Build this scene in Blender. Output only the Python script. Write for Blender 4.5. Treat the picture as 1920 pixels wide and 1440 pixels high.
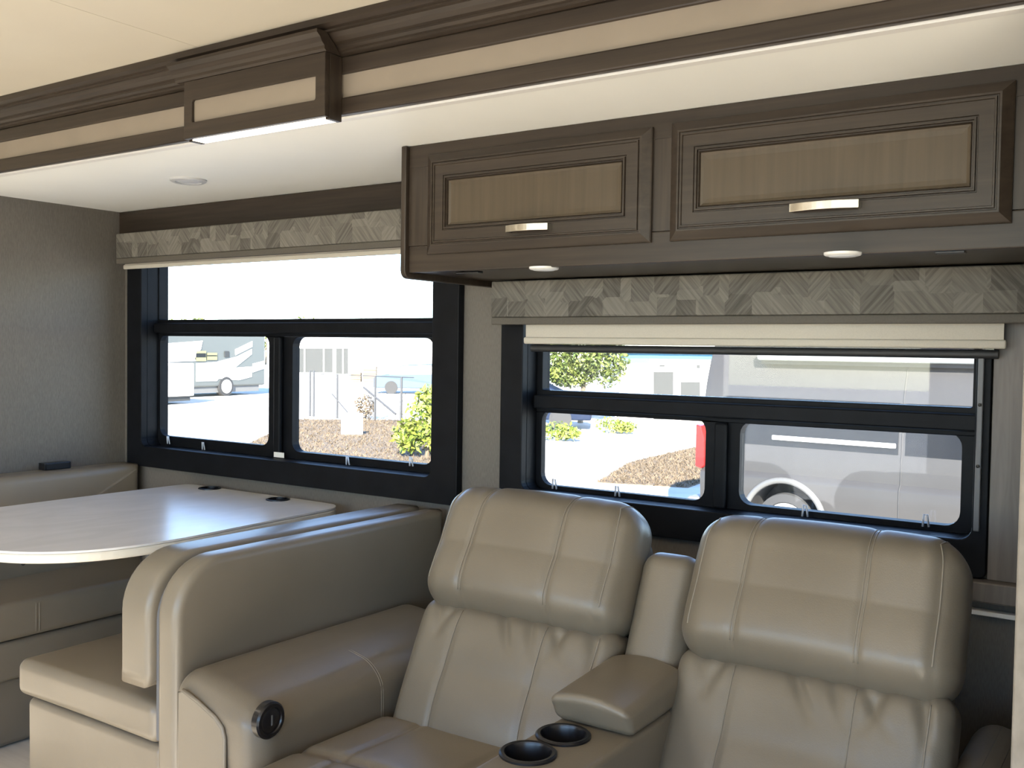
import bpy, bmesh, math, random
import numpy as np
from mathutils import Vector, Matrix

for o in list(bpy.data.objects):
    bpy.data.objects.remove(o)
SC = bpy.context.scene
COL = SC.collection
random.seed(7); np.random.seed(7)
PI = math.pi

# ------------------------------------------------------------------ camera
FPX, YAW, PITCH, ROLL = 1850.0, 0.597, -0.0347, 0.0147
CAM = np.array([0.0, 0.0, 1.35])
_f = np.array([-math.sin(YAW)*math.cos(PITCH), math.cos(YAW)*math.cos(PITCH), math.sin(PITCH)])
_r0 = np.array([math.cos(YAW), math.sin(YAW), 0.0]); _u0 = np.cross(_r0, _f)
_r = _r0*math.cos(ROLL)+_u0*math.sin(ROLL); _u = -_r0*math.sin(ROLL)+_u0*math.cos(ROLL)
cd = bpy.data.cameras.new('camera'); cam = bpy.data.objects.new('camera', cd); COL.objects.link(cam)
cd.sensor_width = 36.0; cd.lens = 36.0*FPX/1920.0; cd.clip_start = 0.05; cd.clip_end = 500
cam.matrix_world = Matrix(((_r[0], _u[0], -_f[0], CAM[0]), (_r[1], _u[1], -_f[1], CAM[1]), (_r[2], _u[2], -_f[2], CAM[2]), (0, 0, 0, 1)))
SC.camera = cam
def ray(x, y): return (x-960)/FPX*_r-(y-720)/FPX*_u+_f
def onY(x, y, Y):
    d = ray(x, y); return CAM+d*((Y-CAM[1])/d[1])
def onZ(x, y, Z):
    d = ray(x, y); return CAM+d*((Z-CAM[2])/d[2])
def atD(x, y, D): return CAM+ray(x, y)*D

# ------------------------------------------------------------------ light
W = bpy.data.worlds.new('world'); SC.world = W; W.use_nodes = True
wn = W.node_tree.nodes; wl = W.node_tree.links
sky = wn.new('ShaderNodeTexSky'); sky.sky_type = 'NISHITA'; sky.sun_disc = False
SUN_DIR = Vector((0.50, -0.80, 0.505)).normalized()      # towards the sun
sky.sun_elevation = math.asin(SUN_DIR.z); sky.sun_rotation = math.atan2(SUN_DIR.x, SUN_DIR.y)
sky.air_density = 1.0; sky.altitude = 2500; sky.dust_density = 0.1; sky.ozone_density = 2.0
bg = wn['Background']; bg.inputs['Strength'].default_value = 0.75
wl.new(sky.outputs['Color'], bg.inputs['Color'])
sd = bpy.data.lights.new('sun', 'SUN'); sd.energy = 23.0; sd.angle = 0.01; sd.color = (1.0, 0.93, 0.80)
sun = bpy.data.objects.new('sun', sd); COL.objects.link(sun); sun.location = (20, -20, 25)
sun.rotation_euler = SUN_DIR.to_track_quat('Z', 'Y').to_euler()
FILL_W = 2.5  # power of each added ceiling fill lamp
SC.view_settings.view_transform = 'Standard'; SC.view_settings.look = 'None'
SC.view_settings.exposure = 0.45; SC.view_settings.gamma = 1.0; SC.view_settings.use_curve_mapping = False

# ------------------------------------------------------------------ materials
def newmat(name):
    m = bpy.data.materials.new(name); m.use_nodes = True
    return m, m.node_tree.nodes, m.node_tree.links, m.node_tree.nodes['Principled BSDF']
def C4(c): return (c[0], c[1], c[2], 1.0)
def plain(name, c, rough=0.5, metal=0.0, spec=0.5, coat=0.0):
    m, n, l, b = newmat(name)
    b.inputs['Base Color'].default_value = C4(c); b.inputs['Roughness'].default_value = rough
    b.inputs['Metallic'].default_value = metal; b.inputs['Specular IOR Level'].default_value = spec
    b.inputs['Coat Weight'].default_value = coat
    return m
def noisy(name, c1, c2, scale=(8, 8, 8), rough=0.5, bump=0.0, bscale=None, detail=4, metal=0.0, lo=0.3, hi=0.7, spec=0.5, dist=0.0, bdist=0.002):
    m, n, l, b = newmat(name)
    tc = n.new('ShaderNodeTexCoord'); mp = n.new('ShaderNodeMapping'); mp.inputs['Scale'].default_value = scale
    nz = n.new('ShaderNodeTexNoise'); nz.inputs['Scale'].default_value = 1.0; nz.inputs['Detail'].default_value = detail; nz.inputs['Distortion'].default_value = dist
    rp = n.new('ShaderNodeValToRGB'); rp.color_ramp.elements[0].color = C4(c1); rp.color_ramp.elements[1].color = C4(c2)
    rp.color_ramp.elements[0].position = lo; rp.color_ramp.elements[1].position = hi
    l.new(tc.outputs['Object'], mp.inputs['Vector']); l.new(mp.outputs['Vector'], nz.inputs['Vector'])
    l.new(nz.outputs['Fac'], rp.inputs['Fac']); l.new(rp.outputs['Color'], b.inputs['Base Color'])
    b.inputs['Roughness'].default_value = rough; b.inputs['Metallic'].default_value = metal; b.inputs['Specular IOR Level'].default_value = spec
    if bump:
        mp2 = n.new('ShaderNodeMapping'); mp2.inputs['Scale'].default_value = bscale or scale
        n2 = n.new('ShaderNodeTexNoise'); n2.inputs['Scale'].default_value = 1.0; n2.inputs['Detail'].default_value = 3
        bp = n.new('ShaderNodeBump'); bp.inputs['Strength'].default_value = bump; bp.inputs['Distance'].default_value = bdist
        l.new(tc.outputs['Object'], mp2.inputs['Vector']); l.new(mp2.outputs['Vector'], n2.inputs['Vector'])
        l.new(n2.outputs['Fac'], bp.inputs['Height']); l.new(bp.outputs['Normal'], b.inputs['Normal'])
    return m
def emit(name, c, s):
    m, n, l, b = newmat(name)
    b.inputs['Base Color'].default_value = C4((.8, .8, .8)); b.inputs['Emission Color'].default_value = C4(c); b.inputs['Emission Strength'].default_value = s
    return m
def glass(name, tint=(0.97, 0.98, 0.98), refl=0.06, dust=0.0):
    m, n, l, b = newmat(name); n.remove(b); out = n['Material Output']
    t = n.new('ShaderNodeBsdfTransparent'); t.inputs['Color'].default_value = C4(tint)
    g = n.new('ShaderNodeBsdfGlossy'); g.inputs['Roughness'].default_value = 0.02
    lw = n.new('ShaderNodeLayerWeight'); lw.inputs['Blend'].default_value = 0.5
    pw = n.new('ShaderNodeMath'); pw.operation = 'POWER'; pw.inputs[1].default_value = 4.0; l.new(lw.outputs['Facing'], pw.inputs[0])
    fr = n.new('ShaderNodeMath'); fr.operation = 'MULTIPLY_ADD'; fr.inputs[1].default_value = 0.5; fr.inputs[2].default_value = refl*.5; l.new(pw.outputs[0], fr.inputs[0])
    mx = n.new('ShaderNodeMixShader'); l.new(fr.outputs[0], mx.inputs['Fac']); l.new(t.outputs[0], mx.inputs[1]); l.new(g.outputs[0], mx.inputs[2])
    last = mx
    if dust:
        d = n.new('ShaderNodeBsdfDiffuse'); d.inputs['Color'].default_value = (.8, .8, .8, 1)
        tc = n.new('ShaderNodeTexCoord'); mp = n.new('ShaderNodeMapping'); mp.inputs['Scale'].default_value = (14, 14, 3)
        nz = n.new('ShaderNodeTexNoise'); nz.inputs['Scale'].default_value = 1.5; nz.inputs['Detail'].default_value = 5
        mr = n.new('ShaderNodeMapRange'); mr.inputs['From Min'].default_value = .35; mr.inputs['From Max'].default_value = .8; mr.inputs['To Max'].default_value = dust
        l.new(tc.outputs['Object'], mp.inputs['Vector']); l.new(mp.outputs['Vector'], nz.inputs['Vector']); l.new(nz.outputs['Fac'], mr.inputs['Value'])
        m2 = n.new('ShaderNodeMixShader'); l.new(mr.outputs['Result'], m2.inputs['Fac']); l.new(mx.outputs[0], m2.inputs[1]); l.new(d.outputs[0], m2.inputs[2]); last = m2
    l.new(last.outputs[0], out.inputs['Surface'])
    return m
def fabric_pattern(name):
    """patchwork of brushed diagonal strokes, direction flips from patch to patch"""
    m, n, l, b = newmat(name)
    tc = n.new('ShaderNodeTexCoord')
    br = n.new('ShaderNodeTexVoronoi'); br.distance = 'CHEBYCHEV'; br.inputs['Scale'].default_value = 14.5; br.inputs['Randomness'].default_value = 0.55
    l.new(tc.outputs['Object'], br.inputs['Vector'])
    sep = n.new('ShaderNodeSeparateColor'); l.new(br.outputs['Color'], sep.inputs['Color'])
    outs = []
    for a in (0.72, -0.72):
        mp = n.new('ShaderNodeMapping'); mp.inputs['Rotation'].default_value = (0, a, 0)
        m2 = n.new('ShaderNodeMapping'); m2.inputs['Scale'].default_value = (150, 10, 9)
        nz = n.new('ShaderNodeTexNoise'); nz.inputs['Scale'].default_value = 1.0; nz.inputs['Detail'].default_value = 3
        l.new(tc.outputs['Object'], mp.inputs['Vector']); l.new(mp.outputs['Vector'], m2.inputs['Vector']); l.new(m2.outputs['Vector'], nz.inputs['Vector']); outs.append(nz)
    st = n.new('ShaderNodeMath'); st.operation = 'GREATER_THAN'; st.inputs[1].default_value = 0.5; l.new(sep.outputs[0], st.inputs[0])
    mx = n.new('ShaderNodeMix'); mx.data_type = 'FLOAT'; l.new(st.outputs[0], mx.inputs['Factor']); l.new(outs[0].outputs['Fac'], mx.inputs['A']); l.new(outs[1].outputs['Fac'], mx.inputs['B'])
    ad = n.new('ShaderNodeMath'); ad.operation = 'MULTIPLY_ADD'; ad.inputs[1].default_value = 0.42; l.new(sep.outputs[1], ad.inputs[0]); l.new(mx.outputs['Result'], ad.inputs[2])
    rp = n.new('ShaderNodeValToRGB'); e = rp.color_ramp.elements
    e[0].position = .42; e[0].color = C4((.080, .073, .062)); e[1].position = .98; e[1].color = C4((.205, .188, .160))
    l.new(ad.outputs[0], rp.inputs['Fac']); l.new(rp.outputs['Color'], b.inputs['Base Color'])
    b.inputs['Roughness'].default_value = 0.75; b.inputs['Specular IOR Level'].default_value = 0.25
    return m

LEATHER = noisy('leather_taupe', (.145, .119, .086), (.165, .136, .099), (5, 5, 5), .37, .22, (420, 420, 420), bdist=.0012)
LEATHER_B = noisy('leather_beige_booth', (.165, .138, .102), (.186, .156, .116), (4, 4, 4), .36, .16, (380, 380, 380), bdist=.001)
THREAD = plain('thread', (.215, .183, .140), .6)
PIPING = plain('piping_leather', (.19, .16, .12), .42)
def wood(name, c1, c2, ax, rough=.36):
    s = [70, 70, 70]; s[ax] = 3.0
    return noisy(name, c1, c2, tuple(s), rough, .10, tuple(x*2 for x in s), detail=6, lo=.25, hi=.8, dist=.4, bdist=.0008, spec=.35)
WOOD_X = wood('wood_walnut_grain_along', (.022, .0160, .0115), (.050, .0365, .026), 0)
WOOD_Z = wood('wood_walnut_grain_up', (.022, .0160, .0115), (.050, .0365, .026), 2)
WOOD_P = wood('wood_walnut_panel', (.062, .046, .028), (.086, .064, .040), 2, .40)
WOOD_G = noisy('wood_grey_plank', (.115, .098, .085), (.19, .165, .145), (40, 40, 3.5), .5, .1, (80, 80, 6), detail=5, lo=.3, hi=.75, dist=1.2)
WALLP = noisy('wallpaper_linen', (.105, .092, .077), (.145, .130, .112), (420, 420, 60), .62, .25, (500, 500, 80), detail=3, bdist=.0006)
CEIL = noisy('ceiling_vinyl', (.89, .885, .83), (.92, .915, .86), (3, 3, 3), .55, .05, (200, 200, 200))
CEILM = noisy('ceiling_cream', (.58, .53, .435), (.61, .56, .46), (3, 3, 3), .6, .05, (200, 200, 200))
BEIGEV = noisy('vinyl_beige_panel', (.245, .205, .158), (.275, .23, .178), (6, 6, 6), .5)
CREAMW = noisy('wallboard_cream', (.66, .64, .59), (.70, .68, .63), (3, 3, 3), .6)
BLACK = noisy('window_black', (.0045, .005, .0065), (.007, .0078, .010), (20, 20, 20), .5, .1, (300, 300, 300), spec=.13)
BLACKM = plain('black_metal', (.012, .012, .013), .3)
BLACKP = plain('black_plastic', (.006, .006, .008), .28)
GREYP = plain('grey_plastic', (.12, .12, .125), .45)
CLEARP = plain('clear_plastic_pull', (.62, .66, .74), .25)
WHITEP = plain('white_plastic', (.78, .76, .72), .4)
CHROME = noisy('brushed_nickel', (.42, .39, .34), (.70, .66, .58), (28, 4, 4), .25, metal=1.0)
VAL = fabric_pattern('valance_fabric')
VALB = noisy('valance_band', (.085, .074, .060), (.10, .087, .070), (200, 200, 200), .7)
BLIND = noisy('blind_fabric', (.47, .43, .36), (.51, .465, .39), (300, 300, 300), .7)
SHADE = plain('dark_shade', (.02, .02, .021), .55)
MARBLE = noisy('table_laminate', (.60, .58, .56), (.68, .66, .64), (6, 2.5, 6), .25, detail=6, lo=.3, hi=.75, dist=1.8)
EDGE = plain('table_edge', (.66, .61, .52), .35)
FLOORM = noisy('floor_vinyl', (.58, .53, .46), (.66, .61, .54), (3, 40, 3), .5)
LED = emit('led_diffuser', (1.0, .90, .72), 3.0)
FILLG = emit('fill_glow', (1.0, .86, .66), 2.0)  # glowing lens of the added fill lamps
PUCK = plain('puck_lens', (.70, .70, .70), .35)
GLASS = glass('window_glass')
GLASS2 = glass('window_glass_dusty', dust=.04)

# ------------------------------------------------------------------ mesh helpers
class MB:
    def __init__(s): s.v = []; s.f = []; s.n = 0
    def add(s, v, f):
        v = np.asarray(v, float); s.v.append(v); s.f += [tuple(i+s.n for i in q) for q in f]; s.n += len(v); return s
    def box(s, x0, x1, y0, y1, z0, z1):
        return s.add([(x0, y0, z0), (x1, y0, z0), (x1, y1, z0), (x0, y1, z0), (x0, y0, z1), (x1, y0, z1), (x1, y1, z1), (x0, y1, z1)],
                     [(0, 3, 2, 1), (4, 5, 6, 7), (0, 1, 5, 4), (1, 2, 6, 5), (2, 3, 7, 6), (3, 0, 4, 7)])
    def tube(s, pts, r, k=8, closed=False):
        P = [np.asarray(p, float) for p in pts]; n = len(P); V = []; up = None
        for i in range(n):
            a = P[(i-1) % n] if (closed or i > 0) else P[i]; b = P[(i+1) % n] if (closed or i < n-1) else P[i]
            t = b-a; t /= (np.linalg.norm(t)+1e-12)
            if up is None:
                up = np.array([0, 0, 1.]) if abs(t[2]) < .9 else np.array([1., 0, 0])
            x = np.cross(up, t); x /= (np.linalg.norm(x)+1e-12); y = np.cross(t, x); up = y
            rr = r[i] if isinstance(r, (list, tuple)) else r
            for j in range(k):
                an = 2*PI*j/k; V.append(P[i]+rr*(math.cos(an)*x+math.sin(an)*y))
        F = []
        for i in range(n if closed else n-1):
            for j in range(k):
                a = i*k+j; b = i*k+(j+1) % k; c = ((i+1) % n)*k+(j+1) % k; d = ((i+1) % n)*k+j
                F.append((a, b, c, d))
        if not closed:
            F.append(tuple(range(k-1, -1, -1))); F.append(tuple((n-1)*k+j for j in range(k)))
        return s.add(V, F)
    def prism(s, poly, lo, hi, axis=0):
        """poly: 2D points in the two other axes (in order), extruded along axis"""
        n = len(poly); V = []
        for h in (lo, hi):
            for a, b in poly:
                V.append({0: (h, a, b), 1: (a, h, b), 2: (a, b, h)}[axis])
        F = [tuple(range(n-1, -1, -1)), tuple(range(n, 2*n))]+[(i, (i+1) % n, n+(i+1) % n, n+i) for i in range(n)]
        return s.add(V, F)
    def lathe(s, prof, c, axis='z', k=24, caps=True):
        V = []; F = []
        for r, h in prof:
            for j in range(k):
                a = 2*PI*j/k; p = (r*math.cos(a), r*math.sin(a), h)
                if axis == 'x': p = (h, p[0], p[1])
                if axis == 'y': p = (p[0], h, p[1])
                V.append((c[0]+p[0], c[1]+p[1], c[2]+p[2]))
        n = len(prof)
        for i in range(n-1):
            for j in range(k): F.append((i*k+j, i*k+(j+1) % k, (i+1)*k+(j+1) % k, (i+1)*k+j))
        if caps: F.append(tuple(range(k-1, -1, -1))); F.append(tuple((n-1)*k+j for j in range(k)))
        return s.add(V, F)
    def ring(s, outer, inner, y0, y1):
        """frame between two XZ loops of equal length, from y0 (room side) to y1"""
        n = len(outer); V = []
        for y in (y0, y1):
            for L in (outer, inner):
                V += [(a, y, b) for a, b in L]
        F = []
        for i in range(n):
            j = (i+1) % n
            F += [(i, j, n+j, n+i), (2*n+j, 2*n+i, 3*n+i, 3*n+j), (j, i, 2*n+i, 2*n+j), (n+i, n+j, 3*n+j, 3*n+i)]
        return s.add(V, F)
    def sweep(s, x0, x1, z0, z1, prof, fill=True):
        """concentric mitred rectangles in XZ; prof = [(inset, y)]"""
        V = []; F = []
        for d, y in prof: V += [(x0+d, y, z0+d), (x1-d, y, z0+d), (x1-d, y, z1-d), (x0+d, y, z1-d)]
        for i in range(len(prof)-1):
            for j in range(4): F.append((i*4+j, i*4+(j+1) % 4, i*4+4+(j+1) % 4, i*4+4+j))
        if fill: m = (len(prof)-1)*4; F.append((m, m+1, m+2, m+3))
        F.append((3, 2, 1, 0))
        return s.add(V, F)

def rrect(x0, x1, z0, z1, r=.0, k=5):
    if r <= 0: r = 1e-4
    out = []
    for cx, cz, a0 in ((x1-r, z0+r, -PI/2), (x1-r, z1-r, 0), (x0+r, z1-r, PI/2), (x0+r, z0+r, PI)):
        for i in range(k+1):
            a = a0+PI/2*i/k; out.append((cx+r*math.cos(a), cz+r*math.sin(a)))
    return out

def axis_s(h, r, n, k):
    arc = [(h-r)+r*math.tan(PI/4*i/k) for i in range(1, k+1)]
    return np.array([-a for a in reversed(arc)]+list(np.linspace(-(h-r), h-r, n+1))+arc)
def rmap(p, h, r):
    p = np.asarray(p, float); h = np.asarray(h); q = np.clip(p, -(h-r), h-r); d = p-q
    L = np.linalg.norm(d, axis=1, keepdims=True)
    return q+d/np.maximum(L, 1e-9)*r
def rbox(mb, c, size, r, n=(6, 6, 6), deform=None, k=4):
    """closed rounded box with an even grid, optionally bent by deform(local points)"""
    h = np.array(size)/2; S = [axis_s(h[i], r, n[i], k) for i in range(3)]
    V = []; F = []; ids = {}
    def vid(p):
        key = (round(p[0], 6), round(p[1], 6), round(p[2], 6))
        if key not in ids: ids[key] = len(V); V.append(p)
        return ids[key]
    for ax in range(3):
        a, b = [(1, 2), (2, 0), (0, 1)][ax]
        for sg in (-1, 1):
            for i in range(len(S[a])-1):
                for j in range(len(S[b])-1):
                    q = []
                    for ii, jj in ((i, j), (i+1, j), (i+1, j+1), (i, j+1)):
                        p = [0, 0, 0]; p[ax] = sg*h[ax]; p[a] = S[a][ii]; p[b] = S[b][jj]; q.append(vid(tuple(p)))
                    F.append(tuple(q) if sg > 0 else tuple(reversed(q)))
    P = rmap(np.array(V), h, r)
    if deform is not None: P = deform(P)
    return mb.add(P+np.array(c), F)

def finish(o, label=None, cat=None, group=None, kind=None):
    if label: o['label'] = label
    if cat: o['category'] = cat
    if group: o['group'] = group
    if kind: o['kind'] = kind
    return o
def obj(name, mb, mat, parent=None, smooth=False, bevel=0.0, angle=None, fixn=False, **kw):
    V = np.concatenate(mb.v); lo = V.min(0); hi = V.max(0)
    base = np.array([(lo[0]+hi[0])/2, (lo[1]+hi[1])/2, lo[2]])
    me = bpy.data.meshes.new(name); me.from_pydata((V-base).tolist(), [], mb.f)
    if fixn:
        bm = bmesh.new(); bm.from_mesh(me); bmesh.ops.recalc_face_normals(bm, faces=bm.faces); bm.to_mesh(me); bm.free()
    o = bpy.data.objects.new(name, me); COL.objects.link(o)
    me.materials.append(mat)
    if smooth or angle: me.polygons.foreach_set('use_smooth', [True]*len(me.polygons))
    if angle and not smooth: me.set_sharp_from_angle(angle=math.radians(angle))
    if bevel:
        md = o.modifiers.new('bevel', 'BEVEL'); md.width = bevel; md.segments = 2; md.limit_method = 'ANGLE'; md.angle_limit = math.radians(40)
    if parent is not None:
        o.parent = parent
        pw = Vector((0, 0, 0)); q = parent
        while q is not None: pw += q.location; q = q.parent
        o.location = Vector(base)-pw
    else: o.location = base
    return finish(o, **kw)
def thing(name, loc, label, cat, group=None, kind=None):
    o = bpy.data.objects.new(name, None); COL.objects.link(o); o.location = loc; o.empty_display_size = .1
    return finish(o, label, cat, group, kind)
def cut(o, cutters):
    for c in cutters:
        md = o.modifiers.new('hole', 'BOOLEAN'); md.object = c; md.operation = 'DIFFERENCE'; md.solver = 'EXACT'
    bpy.context.view_layer.update()
    dg = bpy.context.evaluated_depsgraph_get()
    me = bpy.data.meshes.new_from_object(o.evaluated_get(dg)); o.modifiers.clear(); old = o.data; o.data = me
    me.name = old.name
    for c in cutters: bpy.data.objects.remove(c)
def B(x0, x1, y0, y1, z0, z1): return MB().box(x0, x1, y0, y1, z0, z1)

# ================================================================== the setting
D = 2.5; ZC = 1.894; ZM = 2.10; XL = -3.655; XR = -0.202; YF = 1.697
W1 = (-3.60, -1.885, .853, 1.782); W2 = (-1.722, -.36, .84, 1.50)          # outer frames of the two windows
def wall_with_holes(mb, x0, x1, z0, z1, y0, y1, holes):
    xs = x0
    for (a, b, c, d) in sorted(holes):
        mb.box(xs, a, y0, y1, z0, z1); mb.box(a, b, y0, y1, z0, c); mb.box(a, b, y0, y1, d, z1); xs = b
    mb.box(xs, x1, y0, y1, z0, z1)
    return mb
I1 = (-3.52, -1.97, .93, 1.76); I2 = (-1.65, -.39, .92, 1.48)
obj('wall_back', wall_with_holes(MB(), XL-.1, XR+.1, 0, ZC+.1, D, D+.10, [I1, I2]), WALLP, kind='structure', label='taupe linen-textured slide-out wall holding the two black windows', cat='wall')
obj('wall_left', B(XL-.06, XL, 1.72, D, 0, ZC), WALLP, kind='structure', label='taupe textured end wall at the left of the dinette', cat='wall')
obj('wall_right', B(XR, XR+.06, 1.72, D, 0, ZC), WALLP, kind='structure', label='narrow end wall at the right of the recliners', cat='wall')
obj('ceiling', B(XL-.06, XR+.06, 1.722, D+.1, ZC, ZC+.05), CEIL, kind='structure', label='white slide-out ceiling above the overhead cabinet', cat='ceiling')
# main room: closed shell behind the camera, window openings on the far side
mc = thing('ceiling', (0, 0, ZM), 'cream main ceiling of the vehicle at top left', 'ceiling', kind='structure')
SEAM = onZ(225, 42, ZM)[0]
obj('ceiling_panel', B(-5.2, SEAM-.0007, -1.6, 1.80, ZM, ZM+.02), CEILM, mc)
obj('ceiling_panel', B(SEAM+.0007, 2.6, -1.6, 1.80, ZM, ZM+.02), CEILM, mc)
obj('roof_board', B(-5.3, 2.7, -1.7, 1.95, ZM+.021, ZM+.06), CEILM, mc)
obj('wall_header', B(-5.2, 2.6, 1.745, 1.80, ZC+.055, ZM), CEIL, kind='structure', label='hidden header wall above the slide-out opening', cat='wall')
obj('floor', B(-5.3, 2.7, -1.7, D+.1, -.06, 0), FLOORM, kind='structure', label='brown floor showing at the lower left corner', cat='floor')
obj('wall_front', wall_with_holes(MB(), -5.3, 2.7, 0, ZM+.02, -1.7, -1.6, [(-2.75, -1.35, .05, 1.95), (-1.0, .7, .70, 1.90), (.9, 2.4, .70, 1.90)]), CREAMW, kind='structure', label='side wall behind the camera with open window holes', cat='wall')
obj('wall_end_left', B(-5.3, -5.2, -1.6, 1.72, 0, ZM+.02), CREAMW, kind='structure', label='end wall of the vehicle far left out of view', cat='wall')
obj('wall_end_right', B(2.6, 2.7, -1.6, 1.72, 0, ZM+.02), CREAMW, kind='structure', label='end wall of the vehicle far right out of view', cat='wall')
obj('wall_back_left', B(-5.3, XL-.06, 1.72, 1.80, 0, ZM), CREAMW, kind='structure', label='side wall left of the slide-out opening', cat='wall')
obj('wall_back_right', B(-.12, 2.7, 1.72, 1.80, 0, ZM), CREAMW, kind='structure', label='side wall right of the slide-out opening', cat='wall')
obj('trim_1', B(XR, XR+.085, 1.685, 1.72, 0, ZC+.02), noisy('jamb_wallpaper', (.17, .145, .115), (.22, .19, .155), (60, 60, 30), .6), kind='structure', bevel=.003, label='pale beige vertical edge trim at the right border of the photo', cat='trim')

# fascia of the slide-out (part of the setting) : rails, vinyl panel, crown moulding
FA = thing('trim_2', (-1.9, YF, ZC), 'dark wood fascia with beige inset strip along the slide-out opening', 'trim', kind='structure')
FX0, FX1 = -4.9, 1.2
obj('bottom_rail', B(FX0, FX1, YF, YF+.022, ZC, 1.934), WOOD_X, FA, bevel=.004)
obj('vinyl_panel', B(FX0, FX1, YF+.007, YF+.020, 1.934, 1.988), BEIGEV, FA)
obj('top_rail', B(FX0, FX1, YF, YF+.022, 1.988, 2.028), WOOD_X, FA, bevel=.004)
prof = [(YF+.022, 2.028)]
pts = [(0, 2.028), (-.010, 2.031), (-.010, 2.037), (-.016, 2.039), (-.022, 2.044), (-.022, 2.049), (-.030, 2.052), (-.040, 2.060), (-.046, 2.069), (-.052, 2.071), (-.052, 2.076), (-.060, 2.078), (-.070, 2.084), (-.070, 2.0995)]
prof += [(YF+a, b) for a, b in pts]+[(YF+.022, 2.0995)]
obj('crown_moulding', MB().prism(prof, FX0, FX1, 0), WOOD_X, FA, fixn=True)
obj('light_ledge', B(XL, XR, YF+.0225, YF+.045, ZC-.004, ZC+.054), WHITEP, FA)

# fascia light box
LB = thing('cornice_light', (-1.9, 1.67, 1.88), 'dark wood light box with beige inset and glowing underside on the fascia', 'light')
bx0, bx1, bz0, bz1, by = -2.150, -1.645, 1.880, 2.069, 1.640
obj('front_frame', MB().ring(rrect(bx0, bx1, bz0, 2.026), rrect(-2.118, -1.676, 1.920, 1.976, .006), by, by+.016), WOOD_X, LB, bevel=.002)
obj('inset_panel', B(-2.125, -1.668, by+.008, by+.0155, 1.913, 1.983), BEIGEV, LB)
obj('side_panel', B(bx1-.014, bx1, by+.0165, YF-.001, bz0-.004, 2.026), WOOD_Z, LB, bevel=.0015)
obj('side_panel', B(bx0, bx0+.014, by+.0165, YF-.001, bz0-.004, 2.026), WOOD_Z, LB, bevel=.0015)
cp = [(YF-.012, 2.0265), (by, 2.0265), (by-.006, 2.031), (by-.006, 2.038), (by-.014, 2.044), (by-.020, 2.054), (by-.030, 2.062), (by-.030, 2.0695), (YF-.056, 2.0695), (YF-.045, 2.058), (YF-.033, 2.05), (YF-.024, 2.04)]
obj('cap_moulding', MB().prism(cp, bx0-.03, bx1+.004, 0), WOOD_X, LB, fixn=True)
obj('light_strip', B(bx0+.0145, bx1-.0145, by+.0165, YF-.0015, bz0-.002, bz0+.006), LED, LB, label='glowing white light strip')

# ceiling downlight in slide-out
dl = onZ(353, 337, ZC)
DL = thing('ceiling_downlight', (dl[0], dl[1], ZC-.012), 'flush round grey ceiling light left of the overhead cabinet', 'light')
obj('trim_ring', MB().lathe([(.058, 0), (.058, -.006), (.050, -.010), (.042, -.009), (.042, 0)], (dl[0], dl[1], ZC), k=32), plain('downlight_ring', (.50, .50, .50), .4), DL, smooth=False, angle=40)
obj('lens', MB().lathe([(.0415, -.001), (.0415, -.006), (.02, -.008), (.002, -.008)], (dl[0], dl[1], ZC), k=32), PUCK, DL, angle=40)

# unseen lamps added in the main ceiling to give warm fill light
k = 0
for lx in (-3.4, -1.9, -.4, 1.1):
    for ly in (-.9, .45):
        side = 'door-side' if ly < 0 else 'slide-side'
        T = thing('fill_lamp', (lx, ly, ZM-.02), f'added round ceiling fill lamp out of view, {side} row, {["first", "second", "third", "fourth"][[-3.4, -1.9, -.4, 1.1].index(lx)]} from the left end wall', 'light', 'added fill lamps in the main ceiling')
        obj('trim_ring', MB().lathe([(.085, 0), (.085, -.008), (.07, -.012), (.062, -.010), (.062, 0)], (lx, ly, ZM), k=24), WHITEP, T)
        obj('lens', MB().lathe([(.0615, -.001), (.0615, -.007), (.03, -.009), (.002, -.009)], (lx, ly, ZM), k=24), FILLG, T)
        ld = bpy.data.lights.new('fill_light', 'AREA'); ld.shape = 'DISK'; ld.size = .12; ld.energy = FILL_W; ld.color = (1.0, .90, .75)
        lo_ = bpy.data.objects.new('fill_light', ld); COL.objects.link(lo_); lo_.parent = T; lo_.location = (0, 0, 0.005)

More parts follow.
